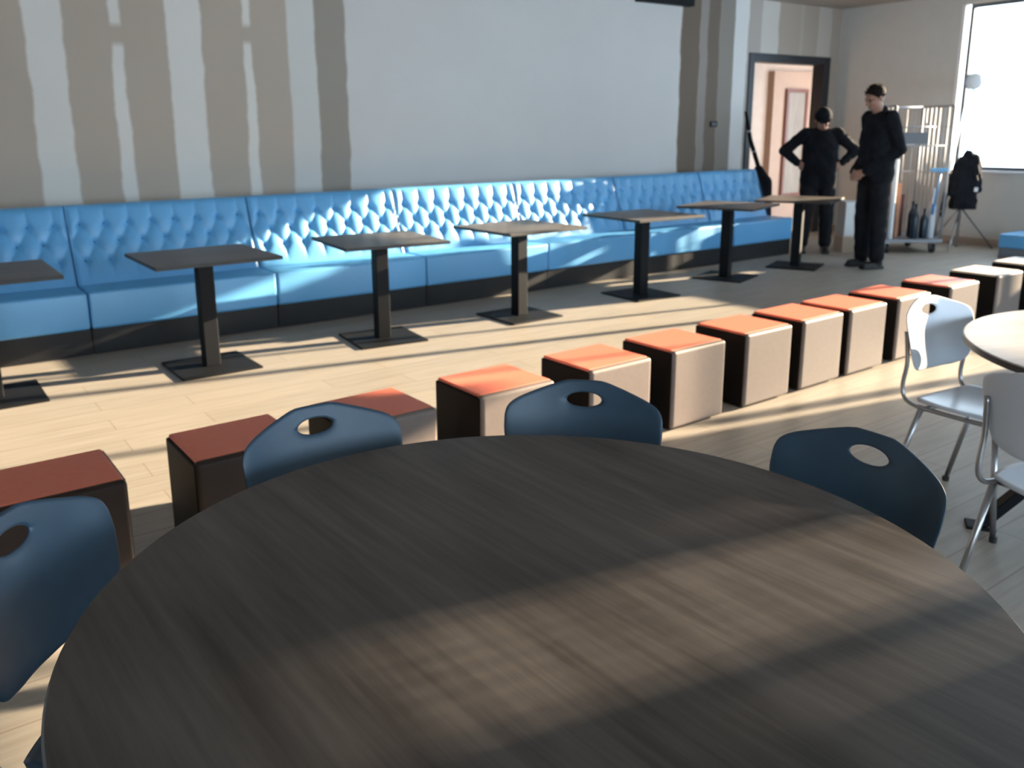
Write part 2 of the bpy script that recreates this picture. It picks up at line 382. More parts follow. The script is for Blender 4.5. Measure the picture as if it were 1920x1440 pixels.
def add_buttons(w, ncol, par):
    bm = bmesh.new(); bmesh.ops.create_uvsphere(bm, u_segments=10, v_segments=6, radius=.011, matrix=Matrix.Diagonal((1, .5, 1, 1)))
    first = finish(bm, 'button', M_bluedk, par, smooth=True); used = False; pu = w/ncol
    for k in range(3):
        zr = .865-.13*k; off = .5 if k % 2 == 0 else 0; t = (zr-.40)/.606; y0 = -.36+.245*t**.85
        for q in range(ncol+1):
            u = (q+off)*pu
            if u < .03 or u > w-.03: continue
            o = first if not used else first.copy()
            if used: COL.objects.link(o)
            used = True; o.parent = par; o.location = (u, y0+.020, zr)
def cushion(x0, x1, y0, y1, z0, z1, r=.03, n=5):
    bm = bx(x0, x1, y0, y1, z0, z1)
    bmesh.ops.bevel(bm, geom=bm.edges[:], offset=r, segments=n, profile=.6, affect='EDGES')
    for f in bm.faces: f.smooth = True
    return bm
def bench(w, ncol):
    t = thing('bench_section', (0, 0, 0), 0, 'x', 'bench', 'tufted blue bench sections along the wall')
    finish(bx(.003, w-.003, -.69, -.05, 0, .185), 'plinth', M_black, t, bevel=.003)
    s = finish(cushion(.004, w-.004, -.71, -.28, .185, .445, .022), 'seat', M_blue, t)
    b = finish(backrest_mesh(w, ncol), 'backrest', M_blue, t)
    add_buttons(w, ncol, b)
    bm = bmesh.new(); tube(bm, [(w/1.0-.001, -.125, 1.0), (w-.001, -.24, .72), (w-.001, -.36, .45)], .004, 6); finish(bm, 'piping', M_seam, b)
    return t
lab = ['leftmost blue tufted bench section, cut off by the left edge of the view',
       'blue tufted bench section behind the leftmost whole square bistro table',
       'blue tufted bench section where the sunlight patch on the backrest begins',
       'blue tufted bench section wholly in glaring sun behind the third square table',
       'blue tufted bench section half in sun, half in shade, left of the shaded one',
       'shaded blue tufted bench section just left of the end section']
st = []; pr_ = bench(SW, 8)
for k in range(6): place(pr_, st, (SX+(k-1)*SW, YB, 0), 0, lab[k])
e = bench(1.075, 6); e.location = (SX+5*SW, YB, 0); e['label'] = 'short end section of the blue tufted bench nearest the doorway and the two workers'

# ------------------------------------------------------------------ square bistro tables
def bistro():
    t = thing('bistro_table', (0, 0, 0), 0, 'x', 'table', 'square bistro tables along the bench'); A = .785/2
    top = finish(bx(-A, A, -A, A, .728, .75), 'tabletop', [M_bistro, M_edge], t, bevel=.002)
    for p in top.data.polygons:
        if abs(p.normal.z) < .5 or p.normal.z < 0: p.material_index = 1
    finish(bx(-.05, .05, -.05, .05, .012, .71), 'column', M_metal, t, bevel=.006)
    finish(bx(-.14, .14, -.14, .14, .71, .728), 'mounting_plate', M_metal, t, bevel=.002)
    finish(bx(-.26, .26, -.26, .26, 0, .014), 'base_plate', M_metal, t, bevel=.004)
    return t
tabs = [(.316, 5.562, .5), (1.582, 5.50, .3), (2.868, 5.497, -6.5), (4.157, 5.50, 1.2), (5.606, 5.54, -2.5), (6.98, 5.69, 18), (8.15, 5.68, 23)]
tl = ['square bistro table cut off by the left edge of the view, black pedestal', 'leftmost square bistro table seen whole, with its top in shade',
      'square bistro table with half of its grey-brown top catching sun, second whole one from left', 'square bistro table with sunlit beige top in front of the glaring sunlit backrest',
      'square bistro table in front of the shaded part of the blue bench', 'turned square bistro table, second from the doorway end of the row',
      'square bistro table nearest the two workers at the end of the bench']
st = []; pr_ = bistro()
for (x, y, r), l_ in zip(tabs, tl): place(pr_, st, (x, y, 0), math.radians(r), l_)

# ------------------------------------------------------------------ cube stools
def cube():
    t = thing('cube_stool', (0, 0, 0), 0, 'x', 'stool', 'upholstered cube stools in a row'); w, d, h = .405, .355, .421
    bm = bx(0, w, .006, d, .012, h-.008); finish(bm, 'body', M_blackv, t, bevel=.008, seg=3)
    bm = bx(.003, w+.002, -.006, .034, .012, h+.002); finish(bm, 'front_panel', M_taupe, t, bevel=.017, seg=4)
    bm = bx(w-.012, w+.004, .03, d-.004, .014, h-.004); finish(bm, 'side_panel', M_taupe, t, bevel=.006, seg=3)
    bm = bx(.010, w-.004, .020, d-.004, h-.012, h+.004); finish(bm, 'seat_pad', M_orange, t, bevel=.008, seg=4)
    for i in (.03, w-.03):
        for j in (.04, d-.04): bm = bmesh.new(); lathe(bm, [(.014, 0), (.016, .013)], 12, i, j); finish(bm, 'foot', M_glide, t)
    return t
cps = [.006, .63, 1.202, 1.823, 2.449, 3.012, 3.596, 4.115, 4.598, 5.155, 5.836, 6.547, 7.26]
cl = ['shaded orange-topped cube stool at the left edge of the view, behind the nearest blue chair',
      'dark orange-topped cube stool, second from the left edge of the view',
      'mostly shaded orange-topped cube stool half hidden behind a blue chair, its right corner in sun',
      'sunlit orange-topped cube stool standing left of the middle blue chair',
      'orange-topped cube stool directly behind the middle blue chair',
      'orange-topped cube stool just right of the middle blue chair, whole front face visible',
      'orange-topped cube stool with a thin diagonal shadow on its beige front',
      'orange-topped cube stool, first to the right of the one with the diagonal shadow',
      'orange-topped cube stool, second to the right of the one with the diagonal shadow',
      'orange-topped cube stool just left of the far white chair back',
      'pale orange-topped cube stool behind the far white chair',
      'cream-topped cube stool at the right edge of the view, nearer of the two cream ones',
      'farthest cream-topped cube stool, cut off by the right edge of the view']
st = []; pr_ = cube(); ca = math.radians(1.287); hw = 0
for i, (c, l_) in enumerate(zip(cps, cl)):
    j = random.uniform(-.01, .01)
    o = place(pr_, st, (.078+math.cos(ca)*c, 2.746+math.sin(ca)*c, 0), ca+j, l_)
    if i >= 11:
        for k in kids(o):
            if k.name.startswith('seat_pad'):
                k.data = k.data.copy(); k.data.materials[0] = M_creampad; k['label'] = 'cream seat pad'

# the two stools nearest the left edge have their shade painted as a darker panel colour
M_taupe_shade = new_mat('taupe_vinyl_shaded', (.028, .017, .013), .5, 0, .3)
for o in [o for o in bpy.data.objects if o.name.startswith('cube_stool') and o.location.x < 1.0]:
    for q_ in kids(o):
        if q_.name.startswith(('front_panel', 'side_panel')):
            q_.data = q_.data.copy(); q_.data.materials[0] = M_taupe_shade; q_['label'] = 'taupe panel painted in a shade tone'

# ------------------------------------------------------------------ round tables
def round_table(loc, rz, R, m, label, feet):
    t = thing('round_table', loc, rz, label, 'table')
    bm = bmesh.new(); lathe(bm, [(R-.006, .722), (R, .727), (R, .746), (R-.004, .75)], 128)
    top = finish(bm, 'tabletop', [m, M_edge], t)
    for p in top.data.polygons:
        if p.normal.z < .5: p.material_index = 1
    bm = bmesh.new(); lathe(bm, [(.16, .700), (.16, .722)], 32); finish(bm, 'mounting_plate', M_metal, t)
    for a in feet:
        a = math.radians(a); c, s = math.cos(a), math.sin(a); bm = bmesh.new()
        bar(bm, (.62*c, .62*s, .022), (.10*c, .10*s, .70), .07, .035)
        o = finish(bm, 'leg', M_metal, t, bevel=.004)
        bm = bmesh.new(); box(bm, -.05, .05, -.04, .04, 0, .012); bmesh.ops.rotate(bm, verts=bm.verts, matrix=Matrix.Rotation(a, 3, 'Z')); bmesh.ops.translate(bm, verts=bm.verts, vec=(.625*c, .625*s, 0))
        finish(bm, 'foot', M_metal, o, bevel=.003)
    return t
round_table((.806, 1.014, 0), 0, .753, M_round, 'large dark wood-grain round table filling the foreground', (20, 110, 200, 290))
round_table((3.60, .85, 0), 0, .755, M_round2, 'round table with pale grey-beige top at the right edge, white chairs around it', (122, 212, 302, 32))

# ------------------------------------------------------------------ shell chairs
def back_mesh(n=120, rings=10):
    # outline (x, z) clockwise around the handle hole, hole centre (0, .79)
    half = [(0, .836), (.045, .836), (.065, .832), (.11, .818), (.155, .803), (.188, .791), (.206, .777), (.214, .755), (.214, .71), (.208, .67), (.202, .635), (.192, .606), (.176, .580), (.15, .563), (.10, .553), (0, .55)]
    pts = half+[(-x, z) for x, z in half[-2:0:-1]]
    hc = (0, .785)
    def outer(a):
        dx, dz = math.sin(a), math.cos(a); best = None
        for i in range(len(pts)):
            x1, z1 = pts[i]; x2, z2 = pts[(i+1) % len(pts)]; x1 -= hc[0]; x2 -= hc[0]; z1 -= hc[1]; z2 -= hc[1]
            den = dx*(z2-z1)-dz*(x2-x1)
            if abs(den) < 1e-9: continue
            t = (x1*(z2-z1)-z1*(x2-x1))/den; s = (x1*dz-z1*dx)/den
            if t > 0 and -1e-6 <= s <= 1+1e-6 and (best is None or t < best): best = t
        return best*dx, best*dz
    def Y(x, z): return .20+.16*(z-.5)+.20*(z-.5)**2-1.15*x*x+.004
    bm = bmesh.new(); F, B = [], []; th = .011
    for k in range(n):
        # denser angles towards the side corners
        a = 2*PI*k/n
        ox, oz = outer(a)
        ex, ez = .047*math.sin(a), .019*math.cos(a)
        for L, s in ((F, -1), (B, 1)):
            col = []
            for r in range(rings+1):
                t = r/rings; x = lerp(ex, ox, t); z = hc[1]+lerp(ez, oz, t)
                off = th/2*s
                if r in (0, rings): off *= .45
                col.append(bm.verts.new((x, Y(x, z)+off, z)))
            L.append(col)
    for k in range(n):
        k2 = (k+1) % n
        for r in range(rings):
            bm.faces.new((F[k][r], F[k][r+1], F[k2][r+1], F[k2][r])); bm.faces.new((B[k2][r], B[k2][r+1], B[k][r+1], B[k][r]))
        bm.faces.new((F[k][rings], B[k][rings], B[k2][rings], F[k2][rings])); bm.faces.new((F[k2][0], B[k2][0], B[k][0], F[k][0]))
    bmesh.ops.recalc_face_normals(bm, faces=bm.faces)
    return bm
def seat_mesh():
    bm = bmesh.new(); n = 20; top, bot = [], []
    for j in range(n+1):
        r1, r2 = [], []
        v = j/n*2-1
        for i in range(n+1):
            u = i/n*2-1
            # squircle mapping
            x = u*math.sqrt(1-.28*v*v)*(.190+.012*v); y = v*math.sqrt(1-.28*u*u)*.19
            z = .452+.012*(u*u)-.05*max(0, -v-.55)**2*3-.010*(1-u*u)*(1-v*v)
            r1.append(bm.verts.new((x, y, z))); r2.append(bm.verts.new((x*.985, y*.985, z-.014)))
        top.append(r1); bot.append(r2)
    for j in range(n):
        for i in range(n):
            bm.faces.new((top[j][i], top[j][i+1], top[j+1][i+1], top[j+1][i])); bm.faces.new((bot[j][i+1], bot[j][i], bot[j+1][i], bot[j+1][i+1]))
    def rim(L): return [L[0][i] for i in range(n)]+[L[j][n] for j in range(n)]+[L[n][i] for i in range(n, 0, -1)]+[L[j][0] for j in range(n, 0, -1)]
    a, b = rim(top), rim(bot)
    for k in range(len(a)): k2 = (k+1) % len(a); bm.faces.new((a[k2], a[k], b[k], b[k2]))
    bmesh.ops.recalc_face_normals(bm, faces=bm.faces)
    return bm
def chair(m, label):
    t = thing('shell_chair', (0, 0, 0), 0, label, 'chair')
    b = finish(back_mesh(), 'backrest', m, t, smooth=True); sd = b.modifiers.new('s', 'SUBSURF'); sd.levels = 1; sd.render_levels = 1
    finish(seat_mesh(), 'seat', m, t, smooth=True)
    for s in (-1, 1):
        bm = bmesh.new(); tube(bm, [(s*.165, -.15, .425), (s*.172, -.195, .02)], [.011, .010], 12); l1 = finish(bm, 'leg', M_chrome, t, smooth=True)
        bm = bmesh.new(); lathe(bm, [(.013, 0), (.014, .02)], 12, s*.1723, -.197); finish(bm, 'glide', M_glide, l1)
        bm = bmesh.new(); tube(bm, [(s*.185, .13, .425), (s*.21, .235, .02)], [.011, .010], 12); l2 = finish(bm, 'leg', M_chrome, t, smooth=True)
        bm = bmesh.new(); lathe(bm, [(.013, 0), (.014, .02)], 12, s*.2105, .2375); finish(bm, 'glide', M_glide, l2)
        bm = bmesh.new(); tube(bm, smooth_path([(s*.165, -.15, .430), (s*.180, .10, .430), (s*.186, .19, .445), (s*.188, .215, .50), (s*.186, .207, .60), (s*.182, .225, .72)], 5), .0085, 10)
        finish(bm, 'back_support', M_chrome, t, smooth=True)
    for yy, q_ in ((-.15, .165), (.12, .182)): bm = bmesh.new(); tube(bm, [(-q_, yy, .428), (q_, yy, .428)], .009, 10); finish(bm, 'seat_rail', M_chrome, t, smooth=True)
    return t
def aim(x, y, tx, ty): return math.atan2(ty-y, tx-x)+PI/2      # local -Y looks at the target
TC = (.806, 1.014)
def ring_chair(st, pr_, ang, dist, turn, label, g=None):
    a = math.radians(ang); x, y = TC[0]+(dist-.22)*math.cos(a), TC[1]+(dist-.22)*math.sin(a)
    return place(pr_, st, (x, y, 0), aim(x, y, *TC)+math.radians(turn), label, g)
st = []; pr_ = chair(M_navy, 'x'); G = 'slate blue chairs around the foreground table'
ring_chair(st, pr_, -2, .885, 0, 'dark slate blue chair at the right side of the foreground table', G)
ring_chair(st, pr_, 44, .905, 0, 'slate blue chair at the middle of the far rim of the foreground table', G)
ring_chair(st, pr_, 90.5, .86, 0, 'slate blue chair at the far rim, left of the middle one', G)
ring_chair(st, pr_, 137.5, .93, 0, 'largest slate blue chair, cut off by the left edge of the view', G)
ring_chair(st, pr_, 182, .95, 0, 'dark chair of which only a corner shows at the bottom left corner of the view', G)
st = []; pr_ = chair(M_white, 'x'); G = 'white chairs at the pale round table'
x, y = 3.37, 1.47; place(pr_, st, (x, y, 0), math.radians(-6), 'white chair with its backrest to the cube stools, half sunlit', G)
x, y = 2.80, .915; place(pr_, st, (x, y, 0), aim(x, y, 3.7, .80), 'white chair seen from behind at the right edge, its back in grey shade', G)

# ------------------------------------------------------------------ people
def cap(bm, p1, r1, p2, r2, n=14, m=5):
    p1, p2 = Vector(p1), Vector(p2); d = p2-p1
    if d.length < 1e-5: d = Vector((0, 0, 1e-4)); p2 = p1+d
    u, v = frame_of(d); dn = d.normalized(); prof = []
    for k in range(m+1):
        a = -PI/2+PI/2*k/m; prof.append((p1+dn*math.sin(a)*r1, max(r1*math.cos(a), 1e-4)))
    for k in range(m+1):
        a = PI/2*k/m; prof.append((p2+dn*math.sin(a)*r2, max(r2*math.cos(a), 1e-4)))
    rings = [[bm.verts.new(c+(u*math.cos(2*PI*k/n)+v*math.sin(2*PI*k/n))*r) for k in range(n)] for c, r in prof]
    for a, b in zip(rings, rings[1:]):
        for k in range(n): bm.faces.new((a[k], a[(k+1) % n], b[(k+1) % n], b[k]))
    bm.faces.new(rings[0][::-1]); bm.faces.new(rings[-1])
def ell(bm, c, r, rot=None):
    M = Matrix.Translation(Vector(c)) @ (rot.to_4x4() if rot else Matrix.Identity(4)) @ Matrix.Diagonal((*r, 1))
    bmesh.ops.create_uvsphere(bm, u_segments=20, v_segments=12, radius=1, matrix=M)
def remesh(bm, name, m, parent, vox, smooth_it=3, wrinkle=0):
    bmesh.ops.recalc_face_normals(bm, faces=bm.faces)
    o = finish(bm, name, m, None)
    r = o.modifiers.new('r', 'REMESH'); r.mode = 'VOXEL'; r.voxel_size = vox
    s = o.modifiers.new('s', 'SMOOTH'); s.factor = .5; s.iterations = smooth_it
    dg = bpy.context.evaluated_depsgraph_get(); me = bpy.data.meshes.new_from_object(o.evaluated_get(dg))
    if wrinkle:
        for v in me.vertices:
            c = v.co; w = math.sin(c.z*46+math.sin(c.x*21+c.y*17)*2.2)*math.sin(c.x*15+c.z*9+2*math.sin(c.y*13))
            v.co = c+v.normal*w*wrinkle
    for p in me.polygons: p.use_smooth = True
    o.modifiers.clear(); o.data = me; me.name = name
    if not me.materials: me.materials.append(m)
    o.parent = parent; return o
def hand(bm, wrist, dirv, palmn, curl, k=1.0, thumb_side=1):
    """palm + four fingers + thumb; dirv = fingers' direction, palmn = direction the palm faces"""
    w = Vector(wrist); d = Vector(dirv).normalized(); n = Vector(palmn); n = (n-d*n.dot(d)).normalized(); s = d.cross(n)*thumb_side
    for q in (-.5, -.17, .17, .5): cap(bm, w+s*q*.045*k, .014*k, w+d*.085*k+s*q*.062*k, .011*k)
    for i, (q, L) in enumerate(((.5, .070), (.17, .078), (-.17, .072), (-.5, .057))):
        p = w+d*.088*k+s*q*.066*k; a = 0
        for seg, f in enumerate((.45, .32, .25)):
            a += curl*(1, 1.1, .8)[seg]; dd = d*math.cos(a)+n*math.sin(a); p2 = p+dd*L*k*f*1.15
            cap(bm, p, (.0092-.0007*seg)*k, p2, (.0086-.0007*seg)*k, 10, 3); p = p2
    p = w+d*.02*k+s*.024*k; p2 = p+(d*.7+s*.75+n*.25)*.034*k; p3 = p2+(d*.95+s*.2+n*.35)*.030*k; p4 = p3+(d*.95+n*.45)*.022*k
    cap(bm, p, .0125*k, p2, .0108*k, 10, 3); cap(bm, p2, .0105*k, p3, .0095*k, 10, 3); cap(bm, p3, .0093*k, p4, .008*k, 10, 3)
def head(bm, c, pitch, k=1.0):
    """head centred on c, face towards local -Y, pitched down"""
    R = Matrix.Rotation(-pitch, 3, 'X').inverted()
    R = Matrix.Rotation(pitch, 3, 'X')
    c = Vector(c)
    def P(x, y, z): return c+R@Vector((x, y, z))*k
    ell(bm, P(0, .012, .03), (.076*k, .096*k, .088*k), R)
    ell(bm, P(0, -.020, -.030), (.060*k, .066*k, .078*k), R)
    ell(bm, P(0, -.052, -.088), (.030*k, .026*k, .024*k), R)
    cap(bm, P(0, -.083, .018), .010*k, P(0, -.104, -.022), .014*k)      # nose
    for s in (-1, 1):
        ell(bm, P(s*.012, -.098, -.026), (.010*k, .010*k, .008*k), R)
        cap(bm, P(s*.012, -.088, .033), .010*k, P(s*.048, -.074, .030), .008*k)   # brow
        ell(bm, P(s*.034, -.076, -.018), (.020*k, .014*k, .016*k), R)       # cheek
        ell(bm, P(s*.079, .008, -.010), (.009*k, .018*k, .031*k), R)        # ear
    cap(bm, P(-.020, -.083, -.056), .007*k, P(.020, -.083, -.056), .007*k)  # lips
    cap(bm, P(-.015, -.080, -.066), .008*k, P(.015, -.080, -.066), .008*k)
    return P, R
def eyes(P, parent, k):
    bm = bmesh.new()
    for s in (-1, 1): bmesh.ops.create_uvsphere(bm, u_segments=10, v_segments=8, radius=.011*k, matrix=Matrix.Translation(P(s*.031, -.0775, .010)))
    finish(bm, 'eyes', new_mat('eye', (.08, .06, .05), .2), parent, smooth=True)

def person(loc, rz, label, k, J, hat, pitch, wr=.004):
    """J: joints in metres for a figure of its own size"""
    t = thing('person', loc, rz, label, 'person')
    bm = bmesh.new()
    P, R = head(bm, J['head'], pitch, k)
    nk = Vector(J['neck']); cap(bm, nk-Vector((0, 0, .04)), .062*k, Vector(J['head'])+Vector((0, .02, -.05)), .054*k)
    ell(bm, (0, .0, J['chest']), (.13*k, .075*k, .18*k)); ell(bm, (0, .0, J['hip']+.02), (.12*k, .08*k, .12*k))
    cap(bm, (0, 0, J['hip']), .075*k, (0, 0, J['chest']), .075*k)
    for s, q in ((-1, 'R'), (1, 'L')):
        sh, el, wr_ = map(Vector, (J['sh'+q], J['el'+q], J['wr'+q])); hp, kn, an = map(Vector, (J['hp'+q], J['kn'+q], J['an'+q]))
        cap(bm, sh, .050*k, el, .037*k); cap(bm, el, .038*k, wr_, .024*k)
        cap(bm, (0, sh.y, sh.z-.02), .06*k, sh, .05*k)
        cap(bm, hp, .080*k, kn, .052*k); cap(bm, kn, .054*k, an, .036*k)
        d, n, cu = J['hand'+q]; hand(bm, wr_+Vector(d).normalized()*.01, d, n, cu, k, J.get('ts'+q, 1))
    body = remesh(bm, 'body', M_skin, t, .0055, 2)
    eyes(P, t, k)
    # sweater
    bm = bmesh.new()
    ell(bm, (0, .0, J['chest']+.02), (.185*k, .14*k, .23*k)); ell(bm, (0, -.01, J['hip']+.10), (.19*k, .15*k, .19*k))
    cap(bm, (-.07*k, 0, J['hem']+.10), .14*k, (-.06*k, 0, J['chest']), .14*k); cap(bm, (.07*k, 0, J['hem']+.10), .14*k, (.06*k, 0, J['chest']), .14*k)
    cap(bm, nk+Vector((0, .02, -.05)), .085*k, nk+Vector((0, .008, .012)), .068*k)
    cap(bm, nk+Vector((-.07*k, .045, -.04)), .045*k, nk+Vector((.07*k, .045, -.04)), .045*k)      # folded hood / collar
    for q in 'RL':
        sh, el, wr_ = map(Vector, (J['sh'+q], J['el'+q], J['wr'+q]))
        cap(bm, (0, sh.y, sh.z-.03), .075*k, sh, .070*k); cap(bm, sh, .078*k, el, .062*k); cap(bm, el, .064*k, wr_+(el-wr_).normalized()*.015, .044*k)
    remesh(bm, 'sweater', M_cloth, t, .011, 4, wr)
    # trousers
    bm = bmesh.new(); ell(bm, (0, .005, J['hip']-.01), (.165*k, .125*k, .13*k))
    for q in 'RL':
        hp, kn, an = map(Vector, (J['hp'+q], J['kn'+q], J['an'+q]))
        cap(bm, hp+Vector((0, 0, .02)), .108*k, kn, .082*k); cap(bm, kn, .083*k, an+Vector((0, 0, .03)), .072*k)
    remesh(bm, 'trousers', M_trouser, t, .011, 4, wr)
    for q in 'RL':
        an = Vector(J['an'+q]); bm = bmesh.new()
        cap(bm, an+Vector((0, .03, -.035)), .042*k, an+Vector((0, -.13*k, -.05)), .036*k); cap(bm, an+Vector((0, .01, .02)), .05*k, an+Vector((0, .01, -.03)), .048*k)
        box(bm, an.x-.042*k, an.x+.042*k, an.y-.165*k, an.y+.07*k, 0.0, .028)
        o = remesh(bm, 'shoe', M_shoe, t, .007, 2)
        for v in o.data.vertices: v.co.z = max(v.co.z, 0)
    if hat:
        bm = bmesh.new(); ell(bm, P(0, .012, .055), (.090*k, .108*k, .092*k), R)
        bmesh.ops.bisect_plane(bm, geom=bm.verts[:]+bm.edges[:]+bm.faces[:], plane_co=P(0, 0, .036), plane_no=R@Vector((0, -.12, 1)), clear_inner=True)
        h = finish(bm, 'beanie', M_cloth, t, smooth=True); so = h.modifiers.new('s', 'SOLIDIFY'); so.thickness = .008
        bm = bmesh.new(); pts = [P(.089*math.cos(a), .012+.107*math.sin(a), .046+.012*math.sin(a)) for a in [2*PI*i/28 for i in range(29)]]
        tube(bm, pts, .013, 8, False); finish(bm, 'beanie_cuff', M_cloth, h, smooth=True)
    else:
        bm = bmesh.new(); ell(bm, P(0, .018, .046), (.086*k, .102*k, .088*k), R)
        bmesh.ops.bisect_plane(bm, geom=bm.verts[:]+bm.edges[:]+bm.faces[:], plane_co=P(0, -.05, .050), plane_no=R@Vector((0, 1.15, 1)), clear_inner=True)
        h = finish(bm, 'hair', M_hair, t, smooth=True); so = h.modifiers.new('s', 'SOLIDIFY'); so.thickness = .012
        bm = bmesh.new()
        for i in range(60):
            a = random.uniform(0, 2*PI); b_ = random.uniform(.35, 1.4)
            q = P(.084*math.cos(a)*math.cos(b_), .018+.100*math.sin(a)*math.cos(b_), .046+.086*math.sin(b_))
            if (q-P(0, -.05, .065)).dot(R@Vector((0, 1.15, 1))) < 0: continue
            cap(bm, q, .010*k, q+R@Vector((random.uniform(-.01, .01), -.016, .008)), .004*k, 6, 2)
        finish(bm, 'hair_tufts', M_hair, h, smooth=True)
    return t
JA = dict(head=(.0, -.075, 1.595), neck=(0, 0, 1.475), chest=1.27, hip=.95, hem=.78,
    shR=(-.175, .0, 1.435), shL=(.175, .0, 1.435), elR=(-.41, .04, 1.235), elL=(.40, .05, 1.235), wrR=(-.245, -.03, 1.085), wrL=(.245, -.03, 1.085),
    hpR=(-.095, 0, .90), hpL=(.095, 0, .90), knR=(-.12, -.03, .50), knL=(.12, -.02, .50), anR=(-.135, .02, .09), anL=(.13, .02, .09),
    handR=((.75, -.42, -.42), (.35, .85, -.1), .30), handL=((-.75, -.42, -.42), (-.35, .85, -.1), .30), tsR=-1, tsL=1)
person((9.25, 6.21, 0), math.radians(-50), 'person in black beanie and sweater, hands on hips, before the doorway', 1.02, JA, True, math.radians(38))
JB = dict(head=(.0, -.075, 1.80), neck=(0, .0, 1.655), chest=1.42, hip=1.03, hem=.90,
    shR=(-.185, .0, 1.60), shL=(.185, .0, 1.60), elR=(-.25, .09, 1.27), elL=(.25, .09, 1.27), wrR=(-.09, -.20, 1.03), wrL=(.10, -.19, 1.04),
    hpR=(-.09, 0, .98), hpL=(.09, 0, .98), knR=(-.10, -.03, .54), knL=(.10, .02, .54), anR=(-.11, .0, .09), anL=(.11, .03, .09),
    handR=((.75, -.62, -.12), (.4, .6, -.3), .5), handL=((-.75, -.62, -.25), (-.4, .6, -.3), .5), tsR=-1, tsL=1)
person((8.69, 5.155, 0), math.radians(-114), 'tall bareheaded person in black jacket, hands held together at the waist', 1.06, JB, False, math.radians(24))

# ------------------------------------------------------------------ roll cage with its load
U2, V2 = Vector((.82, -.57, 0)), Vector((.57, .82, 0))
cage = thing('roll_cage', (9.80, 5.62, 0), math.atan2(-.57, .82), 'galvanised wire roll cage trolley behind the tall worker', 'trolley')
CW, CDp, CHt = .68, .72, 1.74
bm = bmesh.new()
for a in ((0, 0), (CW, 0), (0, CDp), (CW, CDp)): tube(bm, [(a[0], a[1], .17), (a[0], a[1], CHt)], .015, 10)
tube(bm, [(0, CDp, CHt), (CW, CDp, CHt)], .013, 8); tube(bm, [(0, 0, CHt), (0, CDp, CHt)], .013, 8); tube(bm, [(CW, 0, CHt), (CW, CDp, CHt)], .013, 8)
finish(bm, 'frame', M_zinc, cage, smooth=True)
def mesh_panel(a, b, nm):
    bm = bmesh.new(); a, b = Vector(a), Vector(b)
    for i in range(1, 7):
        p = a.lerp(b, i/7); tube(bm, [(p.x, p.y, .19), (p.x, p.y, CHt)], .006, 6)
    for z in (.19, .50, .95, 1.28, 1.50): tube(bm, [(a.x, a.y, z), (b.x, b.y, z)], .005, 6)
    finish(bm, 'wire_panel', M_zinc, cage, smooth=True)
mesh_panel((0, CDp, 0), (CW, CDp, 0), 'r'); mesh_panel((0, 0, 0), (0, CDp, 0), 'l'); mesh_panel((CW, 0, 0), (CW, CDp, 0), 'q')
bm = bx(-.02, CW+.02, -.02, CDp+.02, .13, .17); finish(bm, 'base', new_mat('grey_cage_base', (.25, .26, .28), .4, .4), cage, bevel=.005)
for a in ((.06, .06), (CW-.06, .06), (.06, CDp-.06), (CW-.06, CDp-.06)):
    bm = bmesh.new(); tube(bm, [(a[0]-.018, a[1], .055), (a[0]+.018, a[1], .055)], .055, 20); w = finish(bm, 'wheel', M_glide, cage)
    bm = bmesh.new(); box(bm, a[0]-.026, a[0]-.02, a[1]-.02, a[1]+.02, .04, .13); box(bm, a[0]+.02, a[0]+.026, a[1]-.02, a[1]+.02, .04, .13); box(bm, a[0]-.02, a[0]+.02, a[1]-.02, a[1]+.02, .118, .13); finish(bm, 'fork', M_zinc, w)
bm = bx(.10, .40, -.005, .004, 1.30, 1.44); finish(bm, 'sign_plate', new_mat('grey_plate', (.16, .16, .17), .5), cage, bevel=.002)
bm = bmesh.new(); tube(bm, [(0, 0, 1.28), (CW, 0, 1.28)], .008, 8); tube(bm, [(0, 0, 1.5), (CW*.72, 0, 1.5)], .008, 8); finish(bm, 'cross_bar', M_zinc, cage, smooth=True)
CR_ = math.atan2(-.57, .82)
def in_cage(x, y, z=.17): c, s = math.cos(CR_), math.sin(CR_); return (9.80+x*c-y*s, 5.62+x*s+y*c, z)
def cargo(name, x, y, bmx, m, label, cat, g=None, z=.17, rz=0, bev=.003):
    o = finish(bmx, name, m, None, bevel=bev); o.location = in_cage(x, y, z); o.rotation_euler = (0, 0, CR_+rz); return prop(o, label, cat, g)
cargo('wooden_board', .09, .20, bx(0, .05, 0, .30, 0, .80), noise_mat('dark_brown_board', (.07, .03, .02), (.12, .05, .03), rough=.6), 'dark brown board standing upright in the wire roll cage', 'board')
cargo('wooden_plank', .20, .18, bx(0, .045, 0, .20, 0, .66), noise_mat('orange_brown_plank', (.42, .19, .11), (.50, .24, .14), rough=.6), 'orange-brown plank standing in the wire roll cage', 'plank')
cargo('wooden_crate', .27, .34, bx(0, .10, 0, .22, 0, .52), noise_mat('reddish_wood', (.09, .03, .022), (.14, .05, .035), rough=.6), 'reddish brown box standing behind the plank in the roll cage', 'box')
def bottle(h, r):
    bm = bmesh.new(); lathe(bm, [(r*.9, 0), (r, .01), (r, h*.62), (r*.55, h*.76), (r*.32, h*.82), (r*.32, h*.97), (r*.38, h*.972), (r*.38, h)], 20); return bm
M_bot = new_mat('dark_blue_plastic', (.015, .03, .05), .3)
for (x, y, h, l_) in ((.40, .10, .42, 'tall dark bottle in the middle of the roll cage'), (.52, .12, .36, 'shorter dark bottle in the roll cage next to the white one'), (.45, .28, .44, 'dark bottle standing at the back of the roll cage')):
    o = cargo('bottle', x, y, bottle(h, .045), M_bot, l_, 'bottle', 'dark bottles in the roll cage', bev=0)
    for p in o.data.polygons: p.use_smooth = True
